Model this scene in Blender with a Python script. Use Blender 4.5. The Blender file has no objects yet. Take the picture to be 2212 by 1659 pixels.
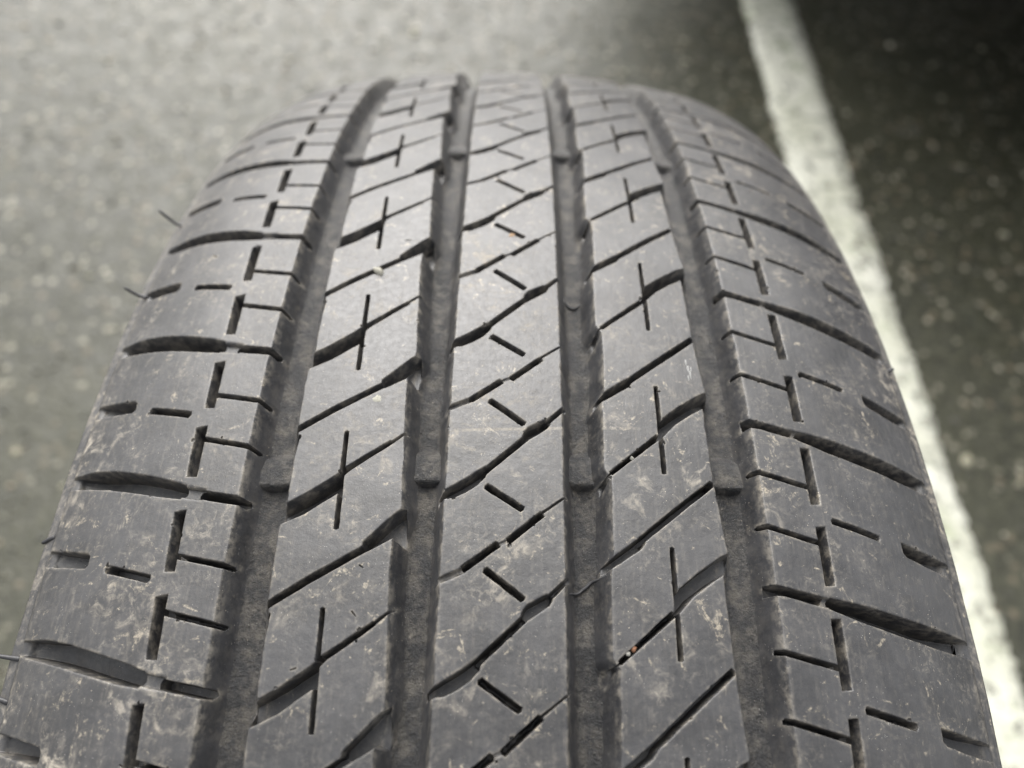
import bpy, bmesh, math, random
import numpy as np
from mathutils import Vector
from mathutils.geometry import delaunay_2d_cdt

random.seed(7)
rng = np.random.default_rng(7)
scene = bpy.context.scene
COL = scene.collection
R0 = 0.330                                   # tyre radius at the crown, metres

# ------------------------------------------------------------------ camera
cam_d = bpy.data.cameras.new("camera")
cam = bpy.data.objects.new("camera", cam_d)
COL.objects.link(cam)
cam.location = (-0.00351, -0.07563, 0.45269 + R0)
cam.rotation_euler = (0.58123, -0.03244, 0.01225)
cam_d.sensor_width = 36.0
cam_d.lens = 36.0 * 1661.94 / 2212.0
cam_d.clip_start = 0.005
cam_d.clip_end = 500.0
cam_d.dof.use_dof = True
cam_d.dof.focus_distance = 0.137
cam_d.dof.aperture_fstop = 10.5
scene.camera = cam

# ------------------------------------------------------------------ sky and soft sun
SUN_EL, SUN_AZ = math.radians(46), math.radians(-12)     # azimuth from +Y towards +X
world = bpy.data.worlds.new("World")
scene.world = world
world.use_nodes = True
wn, wl = world.node_tree.nodes, world.node_tree.links
wn.clear()
sky = wn.new("ShaderNodeTexSky")
sky.sky_type = 'NISHITA'
sky.sun_disc = False
sky.sun_elevation = SUN_EL
sky.sun_rotation = SUN_AZ
sky.air_density = 1.0
sky.dust_density = 4.0
sky.ozone_density = 1.0
hs = wn.new("ShaderNodeHueSaturation")
hs.inputs["Saturation"].default_value = 0.12            # an overcast, nearly grey sky
bg = wn.new("ShaderNodeBackground")
bg.inputs["Strength"].default_value = 0.13
wo = wn.new("ShaderNodeOutputWorld")
wl.new(sky.outputs["Color"], hs.inputs["Color"])
wl.new(hs.outputs["Color"], bg.inputs["Color"])
wl.new(bg.outputs["Background"], wo.inputs["Surface"])

sun_d = bpy.data.lights.new("sun", 'SUN')
sun_d.energy = 1.2
sun_d.angle = math.radians(70)
sun_d.color = (1.0, 0.95, 0.87)
sun = bpy.data.objects.new("sun", sun_d)
COL.objects.link(sun)
sdir = Vector((math.sin(SUN_AZ) * math.cos(SUN_EL), math.cos(SUN_AZ) * math.cos(SUN_EL), math.sin(SUN_EL)))
sun.rotation_euler = (-sdir).to_track_quat('-Z', 'Y').to_euler()
sun.location = sdir * 5

scene.view_settings.view_transform = 'Standard'
scene.view_settings.look = 'None'
scene.view_settings.gamma = 1.0
scene.view_settings.exposure = 1.44


# ------------------------------------------------------------------ helpers
def tag(o, label=None, cat=None, group=None, kind=None):
    if label: o["label"] = label
    if cat: o["category"] = cat
    if group: o["group"] = group
    if kind: o["kind"] = kind
    return o


def link(name, me, mat=None, parent=None):
    o = bpy.data.objects.new(name, me)
    COL.objects.link(o)
    if mat is not None:
        me.materials.append(mat)
    if parent is not None:
        o.parent = parent
    return o


def pymesh(name, v, f, smooth=True):
    me = bpy.data.meshes.new(name)
    me.from_pydata([tuple(x) for x in v], [], [tuple(x) for x in f])
    if smooth:
        me.polygons.foreach_set("use_smooth", [True] * len(me.polygons))
    me.update()
    return me


def npmesh(name, v, tris, uv=None, attrs=None, normals=None):
    """fast triangle mesh with a uv per vertex, float point attributes and given vertex normals"""
    me = bpy.data.meshes.new(name)
    n, m = len(v), len(tris)
    me.vertices.add(n)
    me.vertices.foreach_set("co", np.ascontiguousarray(v, dtype=np.float32).ravel())
    me.loops.add(3 * m)
    me.loops.foreach_set("vertex_index", np.ascontiguousarray(tris, dtype=np.int32).ravel())
    me.polygons.add(m)
    me.polygons.foreach_set("loop_start", np.arange(0, 3 * m, 3, dtype=np.int32))
    me.polygons.foreach_set("loop_total", np.full(m, 3, dtype=np.int32))
    me.polygons.foreach_set("use_smooth", np.ones(m, dtype=bool))
    me.update(calc_edges=True)
    if uv is not None:
        l = me.uv_layers.new(name="unrolled")
        l.data.foreach_set("uv", uv[tris.ravel()].astype(np.float32).ravel())
    for k, a in (attrs or {}).items():
        at = me.attributes.new(k, 'FLOAT', 'POINT')
        at.data.foreach_set("value", a.astype(np.float32))
    if normals is not None:
        me.normals_split_custom_set_from_vertices([tuple(x) for x in normals])
    return me


class NT:
    """small node-tree writer"""
    def __init__(self, name):
        self.mat = bpy.data.materials.new(name)
        self.mat.use_nodes = True
        self.n, self.l = self.mat.node_tree.nodes, self.mat.node_tree.links
        self.n.clear()
        self.out = self.n.new("ShaderNodeOutputMaterial")
        self.bsdf = self.n.new("ShaderNodeBsdfPrincipled")
        self.l.new(self.bsdf.outputs[0], self.out.inputs[0])

    def put(self, sock, v):
        if hasattr(v, "links"):
            self.l.new(v, sock)
        elif isinstance(v, (tuple, list)):
            sock.default_value = tuple(v) + ((1.0,) if len(v) == 3 and sock.type == 'RGBA' else ())
        else:
            sock.default_value = v

    def set(self, k, v):
        self.put(self.bsdf.inputs[k], v)

    def uv(self):
        return self.n.new("ShaderNodeUVMap").outputs[0] if False else self.n.new("ShaderNodeTexCoord").outputs["UV"]

    def obj(self):
        return self.n.new("ShaderNodeTexCoord").outputs["Object"]

    def attr(self, k):
        a = self.n.new("ShaderNodeAttribute"); a.attribute_name = k
        return a.outputs["Fac"]

    def vmul(self, v, s):
        m = self.n.new("ShaderNodeVectorMath"); m.operation = 'MULTIPLY'
        self.l.new(v, m.inputs[0]); m.inputs[1].default_value = s
        return m.outputs[0]

    def vadd(self, v, w):
        m = self.n.new("ShaderNodeVectorMath"); m.operation = 'ADD'
        self.l.new(v, m.inputs[0]); self.put(m.inputs[1], w)
        return m.outputs[0]

    def noise(self, v, scale, detail=4, rough=0.55, dist=0.0, col=False):
        t = self.n.new("ShaderNodeTexNoise")
        self.l.new(v, t.inputs["Vector"])
        t.inputs["Scale"].default_value = scale
        t.inputs["Detail"].default_value = detail
        t.inputs["Roughness"].default_value = rough
        t.inputs["Distortion"].default_value = dist
        return t.outputs["Color"] if col else t.outputs["Fac"]

    def vor(self, v, scale, rand=1.0):
        t = self.n.new("ShaderNodeTexVoronoi")
        self.l.new(v, t.inputs["Vector"])
        t.inputs["Scale"].default_value = scale
        t.inputs["Randomness"].default_value = rand
        return t.outputs["Distance"], t.outputs["Color"]

    def ramp(self, v, a, b, lo=0.0, hi=1.0):
        m = self.n.new("ShaderNodeMapRange")
        m.interpolation_type = 'SMOOTHSTEP'
        self.l.new(v, m.inputs[0])
        m.inputs[1].default_value, m.inputs[2].default_value = a, b
        m.inputs[3].default_value, m.inputs[4].default_value = lo, hi
        return m.outputs[0]

    def math(self, op, a, b=0.0, clamp=False):
        m = self.n.new("ShaderNodeMath"); m.operation = op; m.use_clamp = clamp
        self.put(m.inputs[0], a); self.put(m.inputs[1], b)
        return m.outputs[0]

    def mix(self, f, a, b):
        m = self.n.new("ShaderNodeMix"); m.data_type = 'RGBA'
        self.put(m.inputs["Factor"], f)
        self.put(m.inputs[6], a); self.put(m.inputs[7], b)
        return m.outputs[2]

    def sep(self, c):
        s = self.n.new("ShaderNodeSeparateColor"); self.l.new(c, s.inputs[0])
        return s.outputs

    def bump(self, h, strength, dist, prev=None):
        b = self.n.new("ShaderNodeBump")
        self.l.new(h, b.inputs["Height"])
        b.inputs["Strength"].default_value = strength
        b.inputs["Distance"].default_value = dist
        if prev is not None: self.l.new(prev, b.inputs["Normal"])
        return b.outputs[0]


# ------------------------------------------------------------------ materials
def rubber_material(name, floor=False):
    t = NT(name)
    P = t.vmul(t.obj(), (100.0, 100.0, 100.0))           # centimetres
    U = t.uv()                                           # unrolled tread, centimetres
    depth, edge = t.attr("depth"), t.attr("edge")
    # soft patches of grey road dust, mottled film, fine streaks along the running direction
    patch = t.ramp(t.noise(P, 0.55, 6, 0.6, 0.8), 0.47, 0.72)
    mott = t.ramp(t.noise(P, 2.6, 6, 0.68, 0.6), 0.50, 0.70)
    film = t.noise(P, 9.0, 6, 0.7)
    streak = t.ramp(t.noise(t.vmul(U, (14.0, 0.9, 1.0)), 1.0, 4, 0.6), 0.45, 0.75)
    dust = t.math('MULTIPLY', t.math('MULTIPLY', patch, mott), 0.95)
    dust = t.math('ADD', dust, t.math('MULTIPLY', t.math('MULTIPLY', streak, t.ramp(film, 0.35, 0.7)), 0.17))
    dust = t.math('ADD', dust, t.math('MULTIPLY', film, 0.075))
    fine = t.ramp(t.noise(P, 6.5, 6, 0.75, 0.9), 0.48, 0.66)
    dust = t.math('ADD', dust, t.math('MULTIPLY', t.math('MULTIPLY', fine, t.ramp(t.noise(P, 1.1, 5, 0.6, 0.5), 0.45, 0.66)), 0.36))
    top = t.ramp(depth, 0.02, 0.16, 1.0, 0.22)  # dust kept to block tops, thinned in the cuts to darken them by colour
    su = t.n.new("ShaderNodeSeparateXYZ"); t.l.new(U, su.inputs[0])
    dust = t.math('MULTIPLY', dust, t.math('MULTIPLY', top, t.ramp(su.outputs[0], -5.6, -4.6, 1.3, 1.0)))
    # blotchy dried mud
    mud = t.math('MULTIPLY', t.ramp(t.noise(P, 1.9, 7, 0.72, 1.6), 0.585, 0.65), t.ramp(t.noise(P, 14.0, 4, 0.7), 0.40, 0.62))
    # grit caught on the rubbed block edges and lying in the grooves
    lip = t.math('MULTIPLY', edge, t.ramp(t.noise(P, 5.0, 6, 0.7), 0.42, 0.66))
    dust = t.math('ADD', dust, t.math('MULTIPLY', lip, 0.50))
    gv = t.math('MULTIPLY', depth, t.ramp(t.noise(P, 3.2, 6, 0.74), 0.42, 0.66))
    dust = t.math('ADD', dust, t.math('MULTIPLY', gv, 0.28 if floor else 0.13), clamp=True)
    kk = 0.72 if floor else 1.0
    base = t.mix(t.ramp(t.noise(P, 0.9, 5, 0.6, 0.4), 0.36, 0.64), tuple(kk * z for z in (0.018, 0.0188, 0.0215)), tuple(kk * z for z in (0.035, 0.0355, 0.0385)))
    # a faint chalky line straight across the two inner ribs
    band = t.ramp(t.math('ABSOLUTE', t.math('ADD', t.math('ADD', su.outputs[1], t.math('MULTIPLY', su.outputs[0], 0.055)), -0.445)), 0.045, 0.012)
    band = t.math('MULTIPLY', band, t.math('MULTIPLY', t.ramp(su.outputs[0], -1.3, -0.9), t.ramp(su.outputs[0], 2.6, 1.9)))
    band = t.math('MULTIPLY', band, t.ramp(t.noise(P, 7.0, 5, 0.7), 0.36, 0.52))
    dust = t.math('ADD', dust, t.math('MULTIPLY', t.math('MULTIPLY', band, top), 0.42), clamp=True)
    tan = t.mix(t.noise(P, 0.8, 3), (0.24, 0.225, 0.198), (0.29, 0.252, 0.195))
    c = t.mix(dust, base, tan)
    c = t.mix(t.math('MULTIPLY', t.math('MULTIPLY', mud, top), 0.80), c, (0.30, 0.262, 0.20))
    # separate grains: pale, tan and black
    for sc, thr, pr, colr in ((31.0, 0.17, 0.86, (0.50, 0.48, 0.44)), (15.0, 0.13, 0.91, (0.50, 0.44, 0.35)), (19.0, 0.18, 0.86, (0.016, 0.016, 0.016))):
        d, vc = t.vor(P, sc)
        s = t.sep(vc)
        m = t.math('MULTIPLY', t.ramp(d, thr, thr * 0.55), t.math('GREATER_THAN', s[0], pr))
        m = t.math('MULTIPLY', m, t.ramp(t.noise(P, 1.3, 3), 0.40, 0.62))
        c = t.mix(m, c, colr)
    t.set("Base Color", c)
    r = t.math('ADD', t.math('MULTIPLY', dust, 0.35), t.ramp(film, 0.3, 0.7, 0.28 if floor else 0.35, 0.42 if floor else 0.49), clamp=True)
    t.set("Roughness", r)
    t.set("Specular IOR Level", 0.62)
    b = t.bump(t.noise(P, 34.0, 5, 0.7), 0.55 if floor else 0.30, 0.00018 if floor else 0.00010)
    b = t.bump(t.noise(t.vmul(U, (22.0, 1.4, 1.0)), 1.0, 4, 0.6), 0.22, 0.00010, b)
    b = t.bump(t.noise(P, 5.0, 5, 0.6), 0.35, 0.0003, b)
    if floor:
        b = t.bump(t.noise(P, 13.0, 6, 0.75), 1.0, 0.0007, b)
    t.set("Normal", b)
    return t.mat


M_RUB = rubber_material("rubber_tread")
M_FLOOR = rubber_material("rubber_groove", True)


def plain(name, col, rough=0.6, metal=0.0, nsc=60.0, amt=0.25, spec=0.5):
    t = NT(name)
    P = t.obj()
    n = t.noise(P, nsc, 6, 0.65)
    t.set("Base Color", t.mix(t.math('MULTIPLY', t.ramp(n, 0.35, 0.7), amt), col, tuple(min(1, x * 1.8 + 0.02) for x in col)))
    t.set("Roughness", t.ramp(n, 0.2, 0.8, rough * 0.85, min(1, rough * 1.1)))
    t.set("Metallic", metal)
    t.set("Specular IOR Level", spec)
    t.set("Normal", t.bump(n, 0.2, 0.3 / nsc))
    return t.mat


def asphalt_material():
    t = NT("asphalt")
    P = t.obj()
    d1, c1 = t.vor(P, 95.0)
    d2, c2 = t.vor(P, 210.0)
    s1, s2 = t.sep(c1), t.sep(c2)
    stone = t.ramp(d1, 0.52, 0.30)
    tone = t.mix(s1[0], (0.019, 0.0200, 0.0125), (0.064, 0.0630, 0.041))
    tone = t.mix(t.math('GREATER_THAN', s1[1], 0.90), tone, (0.24, 0.225, 0.175))
    tone = t.mix(t.math('GREATER_THAN', s1[2], 0.93), tone, (0.11, 0.092, 0.062))
    fine = t.mix(s2[0], (0.013, 0.0140, 0.0085), (0.044, 0.0445, 0.029))
    c = t.mix(stone, fine, tone)
    c = t.mix(t.math('MULTIPLY', t.ramp(t.noise(P, 2.2, 6, 0.6), 0.42, 0.66), 0.45), c, (0.046, 0.046, 0.028))
    c = t.mix(t.math('MULTIPLY', t.ramp(t.noise(P, 9.0, 6, 0.7), 0.52, 0.72), 0.28), c, (0.020, 0.025, 0.015))
    t.set("Base Color", c)
    t.set("Roughness", t.ramp(t.noise(P, 30.0, 5, 0.6), 0.3, 0.7, 0.38, 0.56))
    t.set("Specular IOR Level", 0.36)
    h = t.math('ADD', t.math('MULTIPLY', t.ramp(d1, 0.6, 0.0), 0.7), t.math('MULTIPLY', t.ramp(d2, 0.6, 0.0), 0.3))
    b = t.bump(h, 0.45, 0.0025)
    t.set("Normal", t.bump(t.noise(P, 600.0, 4, 0.7), 0.4, 0.0006, b))
    return t.mat


def paint_material():
    t = NT("line_paint")
    P = t.obj()
    n1 = t.noise(P, 42.0, 8, 0.7)
    n2 = t.noise(P, 9.0, 6, 0.65)
    c = t.mix(t.ramp(n2, 0.3, 0.7), (0.44, 0.445, 0.36), (0.60, 0.60, 0.525))
    c = t.mix(t.math('MULTIPLY', t.ramp(t.noise(P, 24.0, 6, 0.7, 0.6), 0.53, 0.68), 0.45), c, (0.28, 0.33, 0.18))
    c = t.mix(t.math('MULTIPLY', t.ramp(n1, 0.54, 0.66), 0.75), c, (0.13, 0.13, 0.10))
    c = t.mix(t.math('MULTIPLY', t.ramp(t.noise(P, 60.0, 6, 0.72), 0.54, 0.60), 0.85), c, (0.07, 0.07, 0.055))
    t.set("Base Color", c)
    t.set("Roughness", 0.72)
    d1, _ = t.vor(P, 120.0)
    t.set("Normal", t.bump(t.math('ADD', n1, t.ramp(d1, 0.6, 0.0)), 0.6, 0.002))
    return t.mat


# ------------------------------------------------------------------ tread pattern, unrolled: s across (mm), t along (mm)
KNOWN = [-118.7, -84.7, -49.8, -14.5, 18.3, 50.7]        # one full shoulder groove each: pitch 0..5
CIRC = 2 * math.pi * R0 * 1000
NP_ = 62
REST = (CIRC - (KNOWN[-1] - KNOWN[0])) / (NP_ - 5)


def t_of(u):
    u = np.asarray(u, float)
    inside = np.interp(u, np.arange(6), KNOWN)
    return np.where(u < 0, KNOWN[0] + u * REST, np.where(u > 5, KNOWN[-1] + (u - 5) * REST, inside))


XL, XR = -85.4, 82.7                                     # tread edges
LREF = 32.8
# --- main grooves: left and right edge polylines of one pitch, t relative to the pitch start
G_EDGES = [
    ([(-48.9, 0.0)], [(-40.0, 0.0), (-39.7, 3.6), (-40.7, 5.4), (-40.5, 18.4), (-40.0, 20.6), (-40.1, 26.0)]),
    ([(-19.3, 0.9), (-19.25, 1.6), (-20.5, 7.8), (-20.3, 15.0)], [(-12.2, 0.0)]),
    ([(9.1, 0.0)], [(16.3, 26.5), (16.4, -6.0), (17.5, -4.4), (17.1, 10.1), (16.5, 13.2)]),
    ([(36.5, 12.0), (36.6, 28.0), (37.6, 8.2 + 0.0)], [(45.4, 0.0)]),
]
G_EDGES[3] = ([(37.6, 8.0), (36.4, 11.9), (36.6, 28.0), (37.0, 34.0)], [(45.4, 0.0)])
G_DEPTH = 6.2


def V(t):                      # template t (measured in the pitch that starts at -14.5) -> pitch units
    return (t + 14.5) / LREF


# --- cuts of one pitch.  kind 'poly': outline;  'line': centre line with widths
# (kind, points(s,t in the measured pitch), width(s), depth, edge radius)
FEAT = []


def poly(pts, depth, re=0.35): FEAT.append(('poly', pts, None, depth, re))
def line(pts, w, depth, re=0.22): FEAT.append(('line', pts, [z * (1.08 if z < 1.6 else 1.04) for z in (w if isinstance(w, (list, tuple)) else [w] * len(pts))], depth, re))


# left shoulder
line([(-92.5, -22.9), (-85, -21.9), (-80.5, -21.35), (-75.3, -20.3), (-69, -18.7), (-63.3, -17.2), (-59.6, -16.3)], [2.2, 2.8, 3.5, 3.6, 3.5, 3.2, 2.6], 5.8, 0.35)
line([(-60.2, -16.4), (-55.6, -15.6)], 1.9, 1.1, 0.5)
line([(-56.4, -15.7), (-48.0, -14.2)], 1.7, 4.4)
poly([(-60.2, -12.4), (-58.2, -12.7), (-57.8, -1.4), (-59.6, -1.4)], 4.2, 0.3)
poly([(-60.3, 3.0), (-58.2, 2.6), (-57.8, 13.4), (-59.7, 13.3)], 4.2, 0.3)
line([(-58.4, -4.25), (-48.0, -2.1)], 0.95, 4.0, 0.2)
line([(-58.4, 5.6), (-48.0, 8.0)], 0.95, 4.0, 0.2)
poly([(-92, -8.4), (-85.4, -7.6), (-76.2, -5.8), (-75.6, -5.2), (-75.5, -3.6), (-76.0, -3.1), (-85.4, -4.4), (-92, -5.4)], 4.2, 0.4)
line([(-71.2, -2.25), (-62.2, 0.0)], 1.35, 3.4)
# second rib: diagonal with the wide lower-left half, crossing cut, diagonal with the notch
poly([(-41.6, -12.6), (-39.9, -13.4), (-36.9, -15.1), (-33.0, -17.8), (-30.6, -19.7), (-30.3, -18.6), (-30.7, -15.4), (-33.3, -13.6), (-36.3, -11.4), (-39.4, -9.9), (-41.6, -9.0)], 5.2, 0.25)
line([(-30.8, -19.1), (-29.5, -20.1), (-22.2, -25.4)], [1.5, 1.05, 0.85], 4.2, 0.18)
line([(-22.6, -25.1), (-19.0, -28.1)], [0.6, 0.35], 1.2, 0.15)
line([(-30.95, -27.7), (-30.5, -8.7)], [0.75, 0.85], 4.2, 0.16)
line([(-41.0, 4.9), (-34.6, 0.6), (-25.0, -5.2)], [1.15, 1.25, 1.2], 4.2, 0.2)
poly([(-25.4, -6.5), (-23.0, -8.9), (-20.3, -11.6), (-18.6, -12.8), (-18.4, -6.2), (-20.5, -7.0), (-24.8, -4.5), (-25.6, -5.1)], 4.6, 0.25)
line([(-39.9, 6.0), (-40.15, 9.3)], 0.6, 3.0, 0.15)
# centre rib
K4 = -32.8
poly([(-13.3, 17.9 + K4), (-12.2, 17.0 + K4), (-8.6, 14.8 + K4), (-5.1, 12.3 + K4), (-4.5, 12.9 + K4), (-5.0, 14.4 + K4), (-6.3, 15.9 + K4), (-8.4, 17.4 + K4), (-10.4, 18.4 + K4), (-11.6, 18.5 + K4), (-13.3, 19.2 + K4)], 3.6, 0.25)
line([(-5.6, 13.6 + K4), (2.2, 6.2 + K4)], [1.2, 1.15], 4.3, 0.18)
poly([(1.6, 6.3 + K4), (1.9, 4.9 + K4), (2.6, 4.0 + K4), (5.8, 2.2 + K4), (6.8, 2.2 + K4), (6.9, 3.2 + K4), (6.3, 4.1 + K4), (3.2, 6.3 + K4), (2.2, 7.0 + K4)], 3.6, 0.25)
line([(6.3, 2.7 + K4), (9.9, -0.8 + K4)], [1.0, 0.7], 2.0, 0.18)
line([(-4.7, 16.0 + K4), (1.8, 20.25 + K4)], 1.15, 4.2, 0.18)
line([(-4.6, -1.7), (1.9, 3.2)], 1.15, 4.2, 0.18)
line([(-13.2, 0.6), (-7.9, -1.8)], [0.95, 0.95], 0.9, 0.25)
line([(-8.3, -1.65), (-2.5, -6.15)], 1.2, 4.2, 0.18)
line([(-2.7, -6.0), (-0.5, -7.0)], 0.5, 0.4, 0.2)
line([(-0.8, -6.75), (5.0, -11.8)], 1.15, 4.2, 0.18)
line([(4.8, -11.7), (10.0, -15.6)], [0.45, 0.3], 0.9, 0.15)
# fourth rib
line([(17.6, -20.0), (27.0, -28.1)], [0.8, 1.1], 4.0, 0.18)
line([(15.6, -18.4), (18.0, -20.3)], [0.25, 0.35], 1.0, 0.12)
poly([(26.9, -28.1), (27.3, -30.4), (28.1, -32.3), (31.6, -35.2), (36.0, -38.3), (38.6, -39.4), (38.6, -35.4), (36.2, -35.1), (33.8, -33.6), (30.4, -31.0), (27.6, -28.0)], 5.2, 0.25)
line([(27.45, -39.3), (27.4, -20.5)], [0.75, 0.85], 4.2, 0.16)
poly([(15.4, -3.3), (17.0, -4.4), (19.6, -6.4), (22.0, -8.2), (22.8, -8.0), (22.9, -7.2), (22.2, -6.2), (19.4, -4.2), (16.8, -2.4), (15.2, -1.6)], 3.6, 0.25)
line([(22.2, -7.5), (30.8, -14.7), (36.3, -19.1)], [1.2, 1.25, 1.15], 4.2, 0.2)
poly([(15.2, -18.6), (16.9, -19.6), (17.3, -18.9), (16.2, -16.6), (15.2, -15.6)], 4.2, 0.15)
# right shoulder
poly([(44.4, -1.3), (45.6, -1.0), (54.2, 0.75), (53.4, 2.2), (52.3, 2.2), (47.2, 1.0), (45.4, 0.9), (44.4, 0.9)], 4.2, 0.25)
line([(52.4, 1.3), (55.9, 1.9)], 1.5, 1.1, 0.4)
line([(54.9, 1.75), (60.9, 3.3), (67.5, 4.9), (74.6, 6.4), (82.7, 7.9), (90.5, 9.2)], [1.9, 2.9, 3.3, 3.4, 3.1, 2.4], 5.8, 0.35)
poly([(54.8, -28.4), (56.6, -28.5), (56.55, -16.9), (54.75, -16.7)], 4.2, 0.3)
poly([(54.9, -12.4), (56.7, -12.6), (56.5, -1.6), (54.7, -1.5)], 4.2, 0.3)
line([(44.6, -22.6), (55.0, -20.1)], 0.95, 4.0, 0.2)
line([(44.6, -11.95), (55.0, -9.2)], 0.95, 4.0, 0.2)
line([(58.5, -13.65), (67.5, -11.2)], 1.15, 3.4)
poly([(72.4, -11.3), (77.0, -10.2), (82.7, -8.9), (89, -7.6), (89, -4.9), (82.7, -6.1), (77.0, -7.4), (73.0, -8.6), (72.4, -9.3)], 4.2, 0.4)

# separators between blocks of a rib: t as a function of s
SEPS = {
    0: [[(-95, -23.2), (-85, -21.9), (-75.3, -20.3), (-63.3, -17.2), (-48, -14.2)]],
    1: [[(-42, -11.2), (-36.6, -13.2), (-30.6, -17.5), (-29.5, -20.1), (-18, -28.8)],
        [(-42, 5.6), (-34.6, 0.6), (-25.2, -5.2), (-18, -10.2)]],
    2: [[(-14, 18.6 + K4), (-8.6, 16.2 + K4), (-5.0, 13.2 + K4), (2.2, 6.0 + K4), (6.3, 2.9 + K4), (11, -1.6 + K4)],
        [(-14, 1.0), (-8.0, -1.8), (-2.5, -6.15), (5, -11.8), (11, -16.2)]],
    3: [[(15, -18.0), (27.0, -28.2), (39, -38.0)], [(15, -2.3), (22.2, -7.4), (30.8, -14.7), (39, -21.0)]],
    4: [[(44, 0.0), (54, 1.6), (67.5, 4.9), (82.7, 7.9), (92, 9.4)]],
}
RIB_LIM = [-44.5, -16.2, 12.7, 41.3]


def prof_point(s):
    """cross-section: (x, r, nx, nr) in mm for lateral coordinate s; beyond the tread edge s is arc length down the shoulder"""
    s = np.asarray(s, float)
    sgn = np.where(s < 0, -1.0, 1.0)
    E_ = np.where(s < 0, -XL, XR)
    a = np.abs(s)

    def rr(a): return R0 * 1000 - 1.4666e-3 * a * a - 7.7816e-3 * np.maximum(0, a - 60.0) ** 2
    def sl(a): return 2 * 1.4666e-3 * a + 2 * 7.7816e-3 * np.maximum(0, a - 60.0)
    ac = np.minimum(a, E_)
    x, r, ang = ac.copy(), rr(ac), np.arctan(sl(ac))
    over = np.maximum(0, a - E_)
    RC = 2.5
    A1 = math.radians(62)
    a0 = ang
    arcl = RC * (A1 - a0)
    o1 = np.minimum(over, arcl)
    th = a0 + o1 / RC
    x = x + RC * (np.sin(th) - np.sin(a0))
    r = r - RC * (np.cos(a0) - np.cos(th))
    # below the rounded edge: a short drop, the narrow ledge of the mould ridge, then the upper sidewall
    done = arcl
    for ang_deg, ln in ((62, 1.0), (24, 2.3), (80, 99.0)):
        o2 = np.clip(over - done, 0, ln)
        x = x + o2 * math.cos(math.radians(ang_deg))
        r = r - o2 * math.sin(math.radians(ang_deg))
        done = done + ln
    return sgn * x, r, sgn * np.sin(th), np.cos(th)


def to3d(s, t, depth):
    x, r, nx, nr = prof_point(s)
    x = x - nx * depth
    r = r - nr * depth
    a = t / (R0 * 1000)
    return np.stack([x, -r * np.sin(a), r * np.cos(a)], -1) * 0.001


# ---- outlines
def thicken(pts, w):
    pts = np.array(pts, float)
    w = np.array(w, float) / 2
    d = np.gradient(pts, axis=0) if len(pts) > 2 else np.repeat((pts[1] - pts[0])[None], 2, 0)
    d /= np.linalg.norm(d, axis=1)[:, None]
    n = np.stack([-d[:, 1], d[:, 0]], 1)
    L, R_ = pts + n * w[:, None], pts - n * w[:, None]
    e0 = pts[0] - d[0] * w[0] * 0.35
    e1 = pts[-1] + d[-1] * w[-1] * 0.35
    return np.vstack([e0[None], R_, e1[None], L[::-1]])


def ccw(P):
    a = 0.5 * np.sum(P[:, 0] * np.roll(P[:, 1], -1) - np.roll(P[:, 0], -1) * P[:, 1])
    return P if a > 0 else P[::-1]


def densify(P, step, closed=True):
    out = []
    n = len(P)
    for i in range(n if closed else n - 1):
        a, b = P[i], P[(i + 1) % n]
        k = max(1, int(math.ceil(np.linalg.norm(b - a) / step)))
        for j in range(k): out.append(a + (b - a) * j / k)
    if not closed: out.append(P[-1])
    return np.array(out)


def offset(P, d):
    """mitred offset of a ccw outline, positive outwards"""
    e = np.roll(P, -1, 0) - P
    l = np.linalg.norm(e, axis=1)
    l[l < 1e-9] = 1e-9
    n = np.stack([e[:, 1], -e[:, 0]], 1) / l[:, None]
    n0 = np.roll(n, 1, 0)
    b = n + n0
    q = np.maximum(0.45, np.sum(b * b, 1) / 2)
    return P + b * (d / q)[:, None]


def sdist(Q, P):
    """signed distance of points Q to closed outline P (negative inside)"""
    best = np.full(len(Q), 1e9)
    ins = np.zeros(len(Q), bool)
    for i in range(len(P)):
        a, b = P[i - 1], P[i]
        ab = b - a
        L2 = max(1e-12, ab @ ab)
        k = np.clip(((Q - a) @ ab) / L2, 0, 1)
        d = Q - a - k[:, None] * ab
        best = np.minimum(best, np.einsum('ij,ij->i', d, d))
        c = ((a[1] > Q[:, 1]) != (b[1] > Q[:, 1]))
        if c.any():
            xs = a[0] + (Q[:, 1] - a[1]) * ab[0] / (ab[1] if abs(ab[1]) > 1e-12 else 1e-12)
            ins ^= c & (Q[:, 0] < xs)
    best = np.sqrt(best)
    return np.where(ins, -best, best)


G_PROF_SD = np.array([-30, -3.4, -2.5, -1.9, -1.3, -0.7, 0.0])
G_PROF_D = np.array([6.20, 6.15, 5.85, 5.25, 4.0, 2.2, 0.35])


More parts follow.
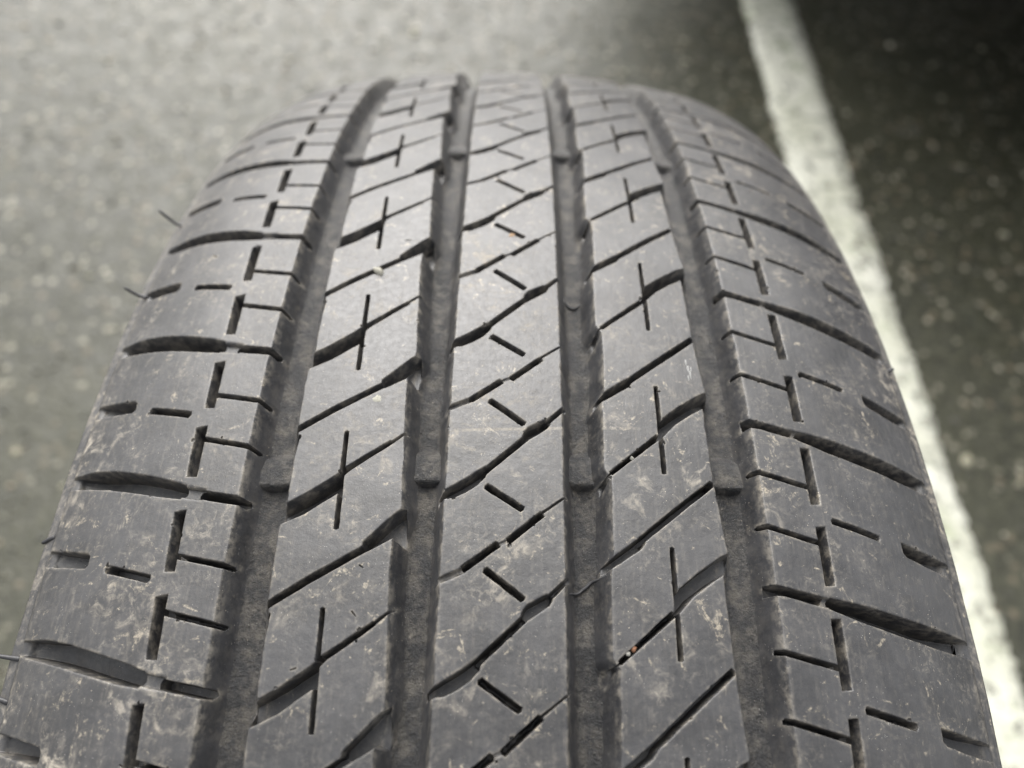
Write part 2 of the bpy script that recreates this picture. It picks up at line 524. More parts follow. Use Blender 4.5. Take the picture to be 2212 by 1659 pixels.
def build_strip(u0, u1, fine=True, wob=0.022):
    ta, tb = float(t_of(u0)), float(t_of(u1))
    feats = []
    for k in range(int(math.floor(u0)) - 2, int(math.ceil(u1)) + 2):
        for (kind, pts, w, dep, re) in FEAT:
            P = np.array(pts, float)
            if kind == 'line': P = thicken(pts, w)
            P = P.copy()
            P[:, 1] = t_of(k + V(P[:, 1]))
            P = ccw(P)
            if P[:, 1].max() < ta - 1 or P[:, 1].min() > tb + 1: continue
            P = densify(P, 1.3 if fine else 4.0)
            if fine:
                P += rng.normal(0, wob, P.shape) + rng.normal(0, 0.07, 2)
                dep = dep * rng.uniform(0.9, 1.08)
            feats.append((P, dep, re))
    if fine:    # small nicks in the worn rubber
        for _ in range(26):
            c = np.array([rng.uniform(-82, 80), rng.uniform(ta + 4, tb - 4)])
            a = rng.uniform(0, math.pi); L = rng.uniform(0.25, 0.8)
            d = np.array([math.cos(a), math.sin(a)]) * L
            feats.append((ccw(densify(thicken([c - d, c + d], [0.30, 0.18]), 0.6)), rng.uniform(0.3, 0.7), 0.1))
    # groove outlines
    grooves = []
    ks = range(int(math.floor(u0)) - 2, int(math.ceil(u1)) + 3)
    for le, ri in G_EDGES:
        sides = []
        for e in (le, ri):
            q = sorted([(float(t_of(k + tt / LREF)), s) for k in ks for (s, tt) in e])
            a = np.array([(s, tt) for tt, s in q])
            a = densify(a, 1.6 if fine else 6.0, closed=False)
            if fine: a[:, 0] += rng.normal(0, 0.06, len(a))
            sides.append(a)
        P = ccw(np.vstack([sides[0], sides[1][::-1]]))
        grooves.append(P)
    if fine:    # little bites torn out of the block edges
        src = [P for P, d_, r_ in feats if d_ > 2.0] + grooves * 6
        for _ in range(330):
            P = src[rng.integers(len(src))]
            m = np.where((P[:, 1] > ta + 3) & (P[:, 1] < tb - 3) & (np.abs(P[:, 0]) < 84))[0]
            if not len(m): continue
            c = P[rng.choice(m)] + rng.normal(0, 0.12, 2)
            n = 7; r = rng.uniform(0.16, 0.42)
            aa = np.linspace(0, 2 * math.pi, n, endpoint=False) + rng.uniform(0, 1)
            el = rng.uniform(0.6, 1.8)
            B = np.stack([c[0] + r * np.cos(aa) * rng.uniform(0.7, 1.3, n), c[1] + r * el * np.sin(aa) * rng.uniform(0.7, 1.3, n)], 1)
            feats.append((ccw(B), rng.uniform(0.25, 0.8), 0.12))
    verts, edges = [], []

    def add_loop(P, closed=True, clip=True):
        m = (P[:, 1] > ta - 3) & (P[:, 1] < tb + 3) if clip else np.ones(len(P), bool)
        idx = {}
        n = len(P)
        for i in range(n if closed else n - 1):
            j = (i + 1) % n
            if m[i] and m[j]:
                for q in (i, j):
                    if q not in idx:
                        idx[q] = len(verts)
                        verts.append(Vector((float(P[q, 0]), float(P[q, 1]))))
                edges.append((idx[i], idx[j]))

    for P, dep, re in feats:
        dr = min(0.22, 0.10 * dep)
        for o in ((re + 0.35, re, re * 0.55, re * 0.2, 0.0, -dr) if fine else (re, 0.0, -dr)):
            add_loop(offset(P, o))
        nx_ = np.roll(P, -1, 0)
        ar = 0.5 * abs(np.sum(P[:, 0] * nx_[:, 1] - nx_[:, 0] * P[:, 1]))
        if fine and dep > 1 and 2 * ar / np.linalg.norm(nx_ - P, axis=1).sum() > 1.2:
            for o in (-dr - 0.12, -dr - 0.35):
                add_loop(offset(P, o))
    for P in grooves:
        for o in ((0.8, 0.35, 0.18, 0.0, -0.7, -1.3, -1.9, -2.5, -3.4) if fine else (0.35, 0.0, -1.3, -2.5)):
            add_loop(offset(P, o))
    # frame of the strip and the scattered interior points
    sl, sr = XL - 8.0, XR + 8.0
    for tt in (ta, tb):
        add_loop(np.array([(s, tt) for s in np.arange(sl, sr + 0.01, 1.0)]), False, False)
    for ss in (sl, sr):
        add_loop(np.array([(ss, tt) for tt in np.linspace(ta, tb, max(2, int((tb - ta) / 3)))]), False, False)
    for e0, sg in ((XL, -1), (XR, 1)):
        for o in (-2.5, -1.0, 0.0, 0.4, 0.8, 1.3, 2.1, 2.4, 2.9, 4.2, 4.6, 5.0, 6.2):
            add_loop(np.array([(e0 + sg * o, tt) for tt in np.linspace(ta, tb, max(2, int((tb - ta) / (1.5 if fine else 4))))]), False, False)
    st = 1.7 if fine else 4.5
    gs, gt = np.meshgrid(np.arange(sl + st, sr, st), np.arange(ta + st / 2, tb, st))
    gp = np.stack([gs.ravel(), gt.ravel()], 1) + rng.uniform(-0.3, 0.3, (gs.size, 2)) * st
    gp = gp[(gp[:, 1] > ta + 0.2) & (gp[:, 1] < tb - 0.2)]
    verts += [Vector((float(a), float(b))) for a, b in gp]
    ov, oe, of, _, _, _ = delaunay_2d_cdt(verts, edges, [], 0, 1e-4, False)
    Q = np.array([(v.x, v.y) for v in ov])
    T = np.array([f for f in of if len(f) == 3], dtype=np.int64)
    cen = Q[T].mean(1)
    keep = (cen[:, 1] > ta) & (cen[:, 1] < tb) & (cen[:, 0] > sl) & (cen[:, 0] < sr)
    T, cen = T[keep], cen[keep]
    used = np.unique(T)
    remap = np.full(len(Q), -1); remap[used] = np.arange(len(used))
    Q, T = Q[used], remap[T]
    # depth and edge-wear fields
    depth = np.zeros(len(Q)); edge = np.zeros(len(Q)); gsd = np.full(len(Q), 1e3)
    for P, dep, re in feats:
        lo, hi = P.min(0) - 2.0, P.max(0) + 2.0
        m = np.where((Q[:, 0] > lo[0]) & (Q[:, 0] < hi[0]) & (Q[:, 1] > lo[1]) & (Q[:, 1] < hi[1]))[0]
        if not len(m): continue
        sd = sdist(Q[m], P)
        dr = min(0.22, 0.10 * dep)
        x = np.clip((re - sd) / re, 0, 1)
        top = re * 0.9 * (1 - np.sqrt(np.maximum(0, 1 - x * x)))
        ins = np.clip(-sd / dr, 0, 1)
        d = np.minimum(np.where(sd > 0, top, re * 0.9 + (dep - re * 0.9) * ins), dep)
        depth[m] = np.maximum(depth[m], d)
        edge[m] = np.maximum(edge[m], np.clip(1 - np.abs(sd) / (re + 0.25), 0, 1))
    for P in grooves:
        lo, hi = P[:, 0].min() - 2, P[:, 0].max() + 2
        m = np.where((Q[:, 0] > lo) & (Q[:, 0] < hi))[0]
        sd = sdist(Q[m], P)
        re = 0.35
        x = np.clip((re - sd) / re, 0, 1)
        top = re * (1 - np.sqrt(np.maximum(0, 1 - x * x)))
        d = np.where(sd > 0, top, np.interp(sd, G_PROF_SD, G_PROF_D))
        depth[m] = np.maximum(depth[m], d)
        edge[m] = np.maximum(edge[m], np.clip(1 - np.abs(sd) / 0.7, 0, 1))
        gsd[m] = np.minimum(gsd[m], sd)
    # cuts run out where they leave the tread edge
    over = np.maximum(np.maximum(XL - Q[:, 0], Q[:, 0] - XR), -5.0)
    depth *= np.interp(over, [-5, -4.9, -2.0, 0.0, 0.8, 1.8], [1.0, 1.0, 0.72, 0.44, 0.24, 0.0])
    edge = np.maximum(edge, np.where(over > -0.6, np.clip(1 - np.abs(over - 0.3) / 0.9, 0, 1) * 0.8, 0))
    edge = np.maximum(edge, np.clip(1 - np.abs(over - 3.8) / 1.2, 0, 1))
    if fine:    # slightly uneven, worn surface
        und = 0.05 * np.sin(Q[:, 0] * 0.31 + 1.7 * np.sin(Q[:, 1] * 0.11)) * np.sin(Q[:, 1] * 0.23 + 0.6)
        depth = depth + und + rng.normal(0, 0.006, len(depth))
    X = to3d(Q[:, 0], Q[:, 1], depth)
    tri = X[T]
    fn = np.cross(tri[:, 1] - tri[:, 0], tri[:, 2] - tri[:, 0])
    # outward orientation
    cx = tri.mean(1).copy(); out = cx.copy(); out[:, 0] = 0
    pn = prof_point(Q[T].mean(1)[:, 0])
    oo = np.stack([pn[2], np.zeros(len(T)), np.zeros(len(T))], 1) + out / np.linalg.norm(out, axis=1)[:, None] * pn[3][:, None]
    flip = np.sum(fn * oo, 1) < 0
    T[flip] = T[flip][:, ::-1]
    fn[flip] *= -1
    vn = np.zeros_like(X)
    for k in range(3): np.add.at(vn, T[:, k], fn)
    vn /= np.maximum(1e-20, np.linalg.norm(vn, axis=1))[:, None]
    # which block does each triangle belong to
    cs, ct = Q[T].mean(1).T
    rib = np.searchsorted(RIB_LIM, cs)
    gc = gsd[T].max(1)
    bid = np.zeros(len(T), int)
    for r in range(5):
        m = np.where(rib == r)[0]
        cnt = np.zeros(len(m), int)
        for k in range(int(math.floor(u0)) - 3, int(math.ceil(u1)) + 4):
            for sp in SEPS[r]:
                a = np.array(sp)
                f = np.interp(cs[m], a[:, 0], t_of(k + V(a[:, 1])))
                cnt += (f < ct[m])
        bid[m] = r * 1000 + cnt
    fl = gc < -1.6
    bid[fl] = 10000 + np.argmin(np.abs(cs[fl][:, None] - np.array(RIB_LIM)[None, :]), 1)
    return Q, X, T, vn, depth / G_DEPTH, edge, bid


# ------------------------------------------------------------------ ground
def build_ground():
    me = bpy.data.meshes.new("asphalt_ground")
    bm = bmesh.new()
    bmesh.ops.create_grid(bm, x_segments=40, y_segments=40, size=60)
    bm.to_mesh(me); bm.free()
    g = link("asphalt_ground", me, asphalt_material())
    tag(g, "dark weathered asphalt car park surface under the tyre", "ground", kind="structure")
    # chips of stone standing proud of the binder
    b2 = bmesh.new()
    bmesh.ops.create_icosphere(b2, subdivisions=1, radius=1.0)
    tv = np.array([v.co[:] for v in b2.verts]); tf = np.array([[v.index for v in f.verts] for f in b2.faces])
    b2.free()
    N = 11000
    px = rng.uniform(-1.2, 1.5, N); py = rng.uniform(-0.35, 2.0, N)
    rad = np.exp(rng.normal(math.log(0.0028), 0.40, N))
    tone0 = rng.uniform(0, 1, N)
    rad = np.where(tone0 > 0.90, rad * 1.2, rad)
    vs = []
    for i in range(N):
        a = rng.uniform(0, 6.28)
        v = tv * (1 + rng.normal(0, 0.16, (len(tv), 1)))
        v = v * np.array([1, rng.uniform(0.6, 0.95), rng.uniform(0.35, 0.6)]) * rad[i]
        v = np.stack([v[:, 0] * math.cos(a) - v[:, 1] * math.sin(a), v[:, 0] * math.sin(a) + v[:, 1] * math.cos(a), v[:, 2]], 1)
        vs.append(v + np.array([px[i], py[i], rad[i] * rng.uniform(-0.1, 0.12)]))
    T = (tf[None] + (np.arange(N) * len(tv))[:, None, None]).reshape(-1, 3)
    me = npmesh("asphalt_aggregate", np.vstack(vs), T)
    tone = np.repeat(tone0, len(tv))
    at = me.attributes.new("tone", 'FLOAT', 'POINT'); at.data.foreach_set("value", tone.astype(np.float32))
    t = NT("stone_chip")
    a = t.attr("tone")
    c = t.mix(t.ramp(a, 0.0, 0.7), (0.015, 0.016, 0.011), (0.060, 0.057, 0.038))
    c = t.mix(t.ramp(a, 0.89, 0.93), c, (0.29, 0.275, 0.195))
    c = t.mix(t.ramp(a, 0.955, 0.96), c, (0.20, 0.165, 0.11))
    c = t.mix(t.ramp(a, 0.975, 0.98), c, (0.54, 0.51, 0.40))
    t.set("Base Color", t.mix(t.math('MULTIPLY', t.noise(t.obj(), 500.0, 4), 0.4), c, (0.08, 0.08, 0.07)))
    t.set("Roughness", 0.55)
    o = link("asphalt_aggregate", me, t.mat)
    tag(o, "small stone chips set in the asphalt around the tyre", "gravel", kind="stuff")


def build_line():
    x0, x1 = 0.4300, 0.5210
    ys = np.arange(-6, 9, 0.006)
    a = x0 + 0.0016 * np.cumsum(rng.normal(0, 0.25, len(ys))) * 0 + rng.normal(0, 0.0024, len(ys)) + 0.0012 * np.sin(ys * 37)
    b = x1 + rng.normal(0, 0.0024, len(ys)) + 0.0012 * np.sin(ys * 29 + 1)
    v, f = [], []
    for i, y in enumerate(ys):
        for k in range(5):
            v.append((a[i] + (b[i] - a[i]) * k / 4, y, 0.0042 + (0.0002 * math.sin(i * 0.7 + k * 2.1))))
    for i in range(len(ys) - 1):
        for k in range(4):
            q = i * 5 + k
            f.append((q, q + 1, q + 6, q + 5))
    # the thin edge of the paint film down to the asphalt
    n = len(v)
    for i, y in enumerate(ys):
        v.append((a[i] - 0.0012, y, -0.001)); v.append((b[i] + 0.0012, y, -0.001))
    for i in range(len(ys) - 1):
        f.append((n + 2 * i, i * 5, i * 5 + 5, n + 2 * i + 2))
        f.append((i * 5 + 4, n + 2 * i + 1, n + 2 * i + 3, i * 5 + 9))
    o = link("painted_line", pymesh("painted_line", v, f), paint_material())
    tag(o, "worn white parking bay line running past the tyre", "road marking", kind="structure")


build_ground()
build_line()


# ------------------------------------------------------------------ the tyre
tyre = bpy.data.objects.new("tyre", None)
COL.objects.link(tyre)
tyre.location = (0, 0, R0 - 0.0006)
tyre.empty_display_size = 0.1
tag(tyre, "worn dusty black car tyre standing upright on the asphalt", "tyre")

U0, U1 = -1.6, 6.6
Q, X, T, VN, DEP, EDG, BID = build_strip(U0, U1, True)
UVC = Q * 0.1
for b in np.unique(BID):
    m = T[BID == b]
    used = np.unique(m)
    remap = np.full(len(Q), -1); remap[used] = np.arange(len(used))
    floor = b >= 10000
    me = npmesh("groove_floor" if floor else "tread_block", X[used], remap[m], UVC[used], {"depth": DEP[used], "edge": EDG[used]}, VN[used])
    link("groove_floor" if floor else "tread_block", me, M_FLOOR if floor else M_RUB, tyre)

# the rest of the circumference, out of sight: one pitch repeated round the tyre
q, x, tt, vn, dp, eg, _ = build_strip(20.0, 21.0, False)
NREST = 53
ang_first = float(t_of(U1)) / (R0 * 1000)
total = 2 * math.pi - (float(t_of(U1)) - float(t_of(U0))) / (R0 * 1000)
a20 = float(t_of(20.0)) / (R0 * 1000)
step = REST / (R0 * 1000)
nfull = int(total // step)
Xs, Ts, Us, Ds, Es = [], [], [], [], []


def spin(P, a):
    c, s = math.cos(a), math.sin(a)      # adds a to the tread angle: y=-r sin, z=r cos
    return np.stack([P[:, 0], P[:, 1] * c - P[:, 2] * s, P[:, 1] * s + P[:, 2] * c], 1)


def add_rest(q, x, tt, dp, eg, shift, n):
    off = sum(len(z) for z in Xs)
    Xs.append(spin(x, shift)); Ts.append(tt + off); Us.append(q * 0.1 + np.array([0, shift * R0 * 100])); Ds.append(dp); Es.append(eg)


# from the next whole pitch after U1 up to the last whole pitch before U0, plus the two part pitches
qa, xa, ta_, _, da, ea, _ = build_strip(U1, 7.0, False)
add_rest(qa, xa, ta_, da, ea, 0.0, 0)
k_end = NP_ + math.floor(U0)             # U0 seen from the other side
for k in range(7, k_end):
    add_rest(q, x, tt, dp, eg, float(t_of(k)) / (R0 * 1000) - a20, k)
qa, xa, ta_, _, da, ea, _ = build_strip(float(k_end), NP_ + U0, False)
add_rest(qa, xa, ta_, da, ea, 0.0, 0)
Xs, Ts, Us, Ds, Es = np.vstack(Xs), np.vstack(Ts), np.vstack(Us), np.concatenate(Ds), np.concatenate(Es)
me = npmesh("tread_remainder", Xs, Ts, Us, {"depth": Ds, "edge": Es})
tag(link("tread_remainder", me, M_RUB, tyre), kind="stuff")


def lathe(profile, n=180):
    """profile: list of (x, r) in mm -> quad ring about the axle"""
    v, f, uv = [], [], []
    m = len(profile)
    for i in range(n):
        a = 2 * math.pi * i / n
        for (px_, pr_) in profile:
            v.append((px_ * 0.001, -pr_ * 0.001 * math.sin(a), pr_ * 0.001 * math.cos(a)))
    for i in range(n):
        j = (i + 1) % n
        for k in range(m - 1):
            f.append((i * m + k, i * m + k + 1, j * m + k + 1, j * m + k))
    return v, f


for sg, e0 in ((-1, XL), (1, XR)):
    xe, re_, _, _ = [float(z) for z in prof_point(np.array(e0 + sg * 8.0))]
    pr = [(xe, re_)]
    # fine mould ridge, shoulder, belly, rim protector, bead
    for dx, dr in ((0.3, -0.6), (1.1, -0.9), (1.3, -1.8), (0.9, -2.6), (3.0, -7.0), (5.6, -13.0), (8.4, -22.0), (10.4, -33.0), (11.2, -45.0), (10.6, -57.0),
                   (8.6, -70.0), (8.9, -73.0), (7.8, -76.0), (4.6, -86.0), (0.6, -98.0), (-1.5, -106.0), (-3.2, -112.0), (-8.0, -115.5), (-16.0, -116.0), (-19.0, -112.0),
                   (-16.0, -104.0), (-9.0, -90.0), (-2.0, -70.0), (1.5, -48.0), (-1.0, -28.0), (-12.0, -13.0), (-34.0, -6.0)):
        pr.append((xe + sg * dx, re_ + dr))
    v, f = lathe(pr)
    me = pymesh("sidewall", v, f)
    at = me.attributes.new("depth", 'FLOAT', 'POINT'); at2 = me.attributes.new("edge", 'FLOAT', 'POINT')
    link("sidewall", me, M_RUB, tyre)
v, f = lathe([(-70, 296), (-50, 306), (-25, 311), (0, 313), (25, 311), (50, 306), (70, 296)])
link("inner_liner", pymesh("inner_liner", v, f), M_RUB, tyre)

# wear bars across the four main grooves
GC = [(-48.2, -40.9), (-19.5, -12.5), (9.4, 16.4), (37.3, 45.1)]
for t0, t1 in ((7.0, 13.2), (-100.5, -95.0)):
    for gi, (sa, sb) in enumerate(GC):
        dt = (0.8, 0.2, 0.2, -0.7)[gi]
        ss = np.linspace(sa, sb, 13)
        ts = np.array([t0 - 1.8, t0 - 0.9, t0, t0 + 0.6, (t0 + t1) / 2, t1 - 0.7, t1 - 0.25, t1 + 0.1, t1 + 0.4, t1 + 0.75]) + dt
        hh = np.array([6.5, 5.8, 5.1, 4.6, 4.25, 4.15, 4.25, 4.7, 5.6, 6.5])
        S_, T_ = np.meshgrid(ss, ts)
        u = np.linspace(-1, 1, 13)
        D_ = np.repeat(hh[:, None], 13, 1) - 0.3 * np.abs(u)[None, :] ** 4
        S_ = S_ + rng.normal(0, 0.05, S_.shape)
        Xb = to3d(S_.ravel(), T_.ravel(), D_.ravel() + rng.normal(0, 0.03, D_.size))
        n, mm = S_.shape
        tris = []
        for i in range(n - 1):
            for j in range(mm - 1):
                a = i * mm + j
                tris += [(a, a + mm, a + 1), (a + 1, a + mm, a + mm + 1)]
        me = npmesh("wear_bar", Xb, np.array(tris), np.stack([S_.ravel(), T_.ravel()], 1) * 0.1, {"depth": np.full(n * mm, 0.9), "edge": np.zeros(n * mm)})
        link("wear_bar", me, M_FLOOR, tyre)


def tube(name, pts, radii, mat, parent, sides=7):
    pts = np.array(pts, float)
    d = np.gradient(pts, axis=0); d /= np.linalg.norm(d, axis=1)[:, None]
    v, f = [], []
    up = np.array([0.31, 0.57, 0.76])
    for i, p_ in enumerate(pts):
        a = np.cross(d[i], up); a /= np.linalg.norm(a); b = np.cross(d[i], a)
        for k in range(sides):
            w = 2 * math.pi * k / sides
            v.append(p_ + radii[i] * (a * math.cos(w) + b * math.sin(w)))
    for i in range(len(pts) - 1):
        for k in range(sides):
            k2 = (k + 1) % sides
            f.append((i * sides + k, i * sides + k2, (i + 1) * sides + k2, (i + 1) * sides + k))
    f.append(tuple(range(sides))[::-1]); f.append(tuple((len(pts) - 1) * sides + k for k in range(sides)))
    return link(name, pymesh(name, v, f), mat, parent)


# rubber vent hairs left by the mould along the shoulders
M_HAIR = plain("hair_rubber", (0.022, 0.022, 0.024), 0.5, nsc=900.0)
for (s, t, ln, up, back) in ((-87.2, -72.3, 5.4, 0.75, 0.30), (-87.0, -42.0, 4.6, 0.55, 0.18), (-88.2, 21.5, 2.4, -0.3, -0.4), (-87.8, 45.0, 4.2, 0.10, 0.1), (-87.8, 52.6, 4.8, 0.25, 0.3), (84.4, -23.2, 1.6, 0.3, 0.4)):
    sg = -1 if s < 0 else 1
    base = to3d(np.array([s]), np.array([t]), np.array([0.3]))[0]
    pts = [base + np.array([sg * ln * k, ln * back * k, ln * up * k * k]) * 0.001 for k in np.linspace(0, 1, 9)]
    tube("vent_hair", pts, np.linspace(0.00050, 0.00034, 9), M_HAIR, tyre)

# ragged mould seams that cross the third groove
M_SEAM = plain("seam_rubber", (0.03, 0.03, 0.032), 0.6, nsc=900.0)
for path in ([(9.9, 34.0), (10.6, 33.6), (11.4, 33.5), (12.1, 33.2), (12.8, 32.5), (13.4, 32.1), (14.0, 31.5), (14.6, 31.2), (15.3, 31.2), (16.2, 30.9)],
             [(10.6, -33.2), (11.2, -32.4), (12.0, -31.5), (12.9, -31.0), (13.8, -31.3), (14.6, -31.9)]):
    P = np.array(path)
    g = np.interp(P[:, 0], [9.1, 10.4, 11.0, 12.5, 14.3, 15.2, 16.6], [0.5, 4.6, 5.5, 6.1, 5.6, 4.4, 0.6])
    pts = to3d(P[:, 0], P[:, 1], g - 0.02)
    tube("mould_seam", pts, rng.uniform(0.00016, 0.00034, len(P)), M_SEAM, tyre, 5)


# ------------------------------------------------------------------ grit caught in the tread
def pebble(name, s, t, depth, size, col, label, flat=0.7):
    bm = bmesh.new()
    bmesh.ops.create_icosphere(bm, subdivisions=2, radius=1.0)
    for v in bm.verts:
        k = 1 + 0.18 * math.sin(v.co.x * 3.1 + s) * math.cos(v.co.y * 2.7 + t) + random.gauss(0, 0.07)
        v.co = Vector((v.co.x * k * size[0], v.co.y * k * size[1], v.co.z * k * size[0] * flat)) * 0.001
    me = bpy.data.meshes.new(name)
    bm.to_mesh(me); bm.free()
    me.polygons.foreach_set("use_smooth", [True] * len(me.polygons))
    o = link(name, me, plain("grit_" + str(len(bpy.data.materials)), col, 0.7, nsc=900.0, amt=0.5))
    c = to3d(np.array([s]), np.array([t]), np.array([depth]))[0]
    o.location = (c[0], c[1], c[2] + R0 - 0.0006)
    o.rotation_euler = (t / (R0 * 1000), 0, random.uniform(0, 3))
    tag(o, label, "pebble")
    return o


pebble("pebble", -29.6, -35.9, 0.1, (1.5, 0.8), (0.24, 0.23, 0.19), "pale stone chip stuck in a diagonal cut of the second rib")
pebble("pebble", -0.97, -48.2, 0.35, (0.9, 0.65), (0.27, 0.175, 0.10), "orange brown grit lodged in a short slanted cut of the centre rib")
pebble("pebble", 20.0, 43.0, 0.7, (0.62, 0.5), (0.20, 0.095, 0.05), "rusty brown grit lodged in a diagonal cut of the fourth rib")
pebble("pebble", 19.0, 43.8, 0.4, (0.42, 0.40), (0.20, 0.195, 0.175), "tiny white grit beside the rusty brown grit in the fourth rib")
pebble("pebble", 21.8, 9.3, 0.6, (0.5, 0.4), (0.17, 0.165, 0.145), "small pale grit in a diagonal cut of the fourth rib beside a wear bar")


# ------------------------------------------------------------------ dried white marks on the rubber
def mark(name, blobs, col, label):
    v, f = [], []
    for (s, t, rs, rt) in blobs:
        n = 18
        k = len(v)
        ring = []
        for i in range(n):
            a = 2 * math.pi * i / n
            r = 1 + 0.10 * math.sin(3 * a + s) + 0.08 * math.sin(5 * a + t) + random.uniform(-0.06, 0.06)
            ring.append((s + rs * r * math.cos(a), t + rt * r * math.sin(a)))
        v += [tuple(to3d(np.array([s]), np.array([t]), np.array([-0.10]))[0])]
        v += [tuple(to3d(np.array([s + (a - s) * 0.7]), np.array([t + (b - t) * 0.7]), np.array([-0.08]))[0]) for a, b in ring]
        v += [tuple(to3d(np.array([a]), np.array([b]), np.array([0.05]))[0]) for a, b in ring]
        for i in range(n):
            j = (i + 1) % n
            f += [(k, k + 1 + j, k + 1 + i), (k + 1 + i, k + 1 + j, k + 1 + n + j, k + 1 + n + i)]
    o = link(name, pymesh(name, v, f), plain(name + "_" + str(len(bpy.data.materials)), col, 0.8, nsc=1500.0, amt=0.4))
    o.location = tyre.location
    tag(o, label, "mark")


mark("dried_spot", [(-26.0, -1.9, 0.95, 0.85)], (0.22, 0.215, 0.18), "round whitish dried spot on the second rib beside a diagonal cut")
mark("paint_scuff", [(34.3, -13.2, 0.22, 0.9), (34.6, -11.6, 0.30, 1.0), (34.9, -10.2, 0.22, 1.2), (34.4, -9.4, 0.2, 0.8), (35.2, -11.6, 0.16, 0.7)], (0.19, 0.19, 0.185), "short white paint scuff near the right edge of the fourth rib")


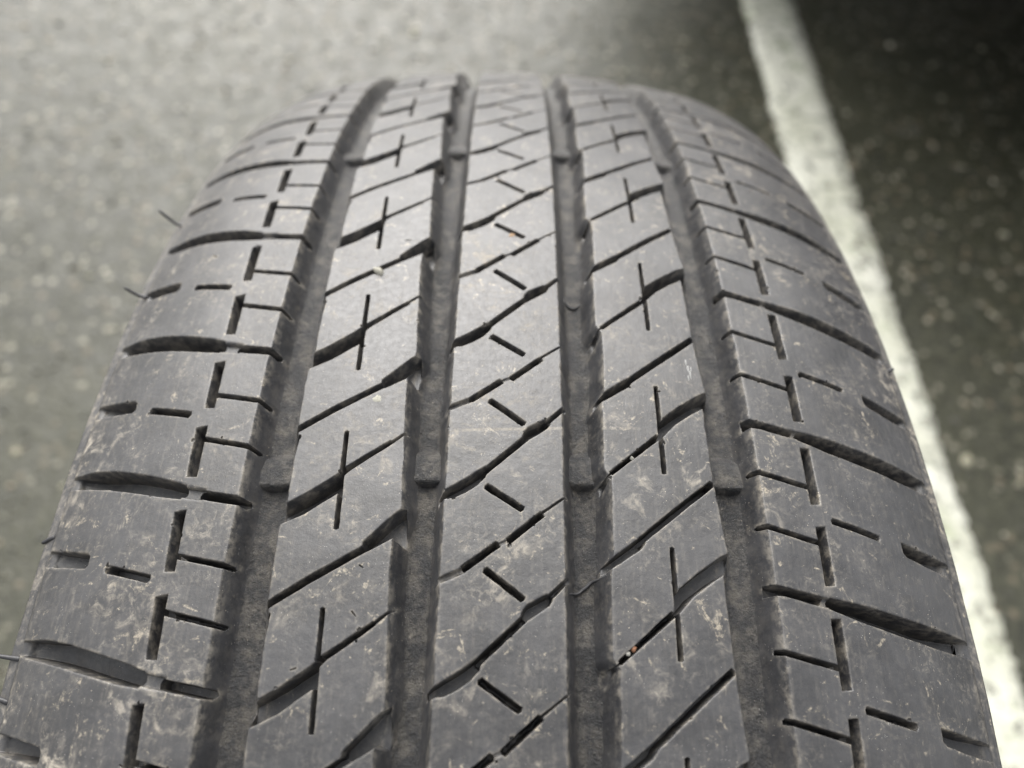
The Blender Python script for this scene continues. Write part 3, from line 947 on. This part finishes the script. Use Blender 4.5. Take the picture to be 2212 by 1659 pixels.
# ------------------------------------------------------------------ car out of view, placed and heightened to shade the far right ground
def build_car():
    root = bpy.data.objects.new("unseen_shade_car", None)
    COL.objects.link(root)
    root.location = (0.665, 1.03, 0.0)
    root.rotation_euler = (0, 0, math.radians(-47))
    tag(root, "dark parked car out of view, added to shade the ground beyond the white line", "car")
    mp = plain("car_paint", (0.012, 0.013, 0.016), 0.25, nsc=700.0, amt=0.1)
    mb = plain("black_plastic", (0.014, 0.014, 0.014), 0.7, nsc=200.0)
    mg = plain("car_glass", (0.01, 0.012, 0.013), 0.05, nsc=5.0, amt=0.05)
    mr = plain("alloy", (0.35, 0.35, 0.36), 0.35, 0.9, nsc=60.0)
    mt = plain("car_rubber", (0.02, 0.02, 0.02), 0.8, nsc=90.0)
    ml = plain("lamp_lens", (0.45, 0.45, 0.46), 0.1, nsc=30.0)
    # side outline (y from the nose, z), wheel arches cut in; body tapers in plan towards the nose
    W = 0.90

    def loft(name, prof, half, mat, parent=root):
        v, f = [], []
        n = len(prof)
        for sx in (-1, -0.93, 0.93, 1):
            for (y, z) in prof:
                k = half(y, z)
                inset = 0.02 if abs(sx) == 1 else 0.0
                cy = sum(p_[0] for p_ in prof) / n; cz = sum(p_[1] for p_ in prof) / n
                dy, dz = y - cy, z - cz
                zz = z - dz * inset * 1.5
                v.append((sx * k, y - dy * inset, zz if zz < 0.4 else 0.4 + (zz - 0.4) * 1.35))
        for r in range(3):
            for i in range(n):
                j = (i + 1) % n
                f.append((r * n + i, r * n + j, (r + 1) * n + j, (r + 1) * n + i))
        f.append(tuple(range(n))[::-1]); f.append(tuple(3 * n + i for i in range(n)))
        return link(name, pymesh(name, v, f, False), mat, parent)

    def arch(yc, r=0.36):
        return [(yc + r * math.cos(a), 0.33 + r * math.sin(a)) for a in np.linspace(math.pi, 0, 9)][::1]

    nose = lambda y, z: W * (1 - 0.16 * max(0, (0.55 - y) / 0.55) ** 2 - 0.10 * max(0, (y - 3.9) / 0.6) ** 2)
    body = [(0.02, 0.30), (0.0, 0.55), (0.06, 0.72), (0.35, 0.86), (1.15, 0.97), (4.35, 1.02), (4.52, 0.85), (4.50, 0.32)]
    low = [(4.0, 0.24)] + [(3.55 + 0.36 * math.cos(a), 0.33 + 0.36 * math.sin(a)) for a in np.linspace(0.0, math.pi, 9)] + [(3.1, 0.22), (1.35, 0.22)] + \
          [(0.90 + 0.36 * math.cos(a), 0.33 + 0.36 * math.sin(a)) for a in np.linspace(0.0, math.pi, 9)] + [(0.45, 0.24)]
    loft("body", body + low, nose, mp)
    cab = [(1.05, 0.95), (1.95, 1.42), (2.3, 1.47), (3.4, 1.45), (4.25, 1.02)]
    loft("roof", cab, lambda y, z: W * (0.96 - 0.30 * max(0, (z - 0.95) / 0.52)), mp)
    loft("windscreen", [(1.10, 0.985), (1.93, 1.425), (1.90, 1.43), (1.06, 0.99)], lambda y, z: W * (0.88 - 0.30 * max(0, (z - 0.95) / 0.52)), mg)
    for sx in (-1, 1):
        def pane(name, pts):
            v = [(sx * (W * (0.975 - 0.30 * max(0, (z - 0.95) / 0.52)) + o_), y, 0.4 + (z - 0.4) * 1.35) for o_ in (-0.02, 0.004) for (y, z) in pts]
            n = len(pts)
            f = [tuple(range(n)), tuple(n + i for i in range(n))] + [(i, (i + 1) % n, n + (i + 1) % n, n + i) for i in range(n)]
            link(name, pymesh(name, v, f, False), mg, root)
        pane("side_window", [(1.45, 1.02), (1.98, 1.36), (2.45, 1.39), (2.50, 1.03)])
        pane("side_window", [(2.58, 1.03), (2.55, 1.39), (3.30, 1.38), (3.70, 1.05)])
    loft("bumper", [(-0.03, 0.26), (-0.05, 0.36), (-0.04, 0.50), (0.10, 0.50), (0.50, 0.40), (0.48, 0.215), (0.06, 0.20)], lambda y, z: nose(y, z) * 1.006, mb)
    for o_ in list(root.children):
        if o_.name.split(".")[0] in ("body", "roof", "bumper"):
            bv = o_.modifiers.new("bevel", 'BEVEL')
            bv.width = 0.035; bv.segments = 3; bv.limit_method = 'ANGLE'; bv.angle_limit = math.radians(20)

    def pad(name, c, h, mat, rz=0.0, parent=root):
        bm = bmesh.new()
        bmesh.ops.create_cube(bm, size=2.0)
        for v_ in bm.verts: v_.co = Vector((v_.co.x * h[0], v_.co.y * h[1], v_.co.z * h[2]))
        bmesh.ops.bevel(bm, geom=list(bm.edges), offset=min(h) * 0.6, segments=3, affect='EDGES')
        me = bpy.data.meshes.new(name); bm.to_mesh(me); bm.free()
        o_ = link(name, me, mat, parent)
        o_.location = c; o_.rotation_euler = (math.radians(-8), 0, rz)
        return o_

    for sx in (-1, 1):
        pad("headlight", (sx * 0.58, 0.035, 0.70), (0.15, 0.05, 0.065), ml, -sx * 0.28)
    g_ = pad("grille", (0, 0.0, 0.70), (0.36, 0.03, 0.07), mb)
    for k in range(4):
        pad("slat", (0, -0.022, -0.045 + 0.03 * k), (0.34, 0.012, 0.006), mr, 0, g_)
    pad("number_plate", (0, -0.055, 0.42), (0.25, 0.008, 0.055), ml)
    for sx in (-1, 1):
        for yc in (0.90, 3.55):
            v, f = lathe([(-95, 215), (-100, 290), (-88, 318), (-40, 322), (40, 322), (88, 318), (100, 290), (95, 215)], 48)
            w = link("wheel", pymesh("wheel", v, f), mt, root)
            w.location = (sx * 0.78, yc, 0.322)
            v, f = lathe([(95, 216), (80, 205), (60, 190), (30, 60), (36, 30), (36, 0.5)], 40)
            v = [(sx * a[0], a[1], a[2]) for a in v]
            link("rim", pymesh("rim", v, f), mr, w)


build_car()
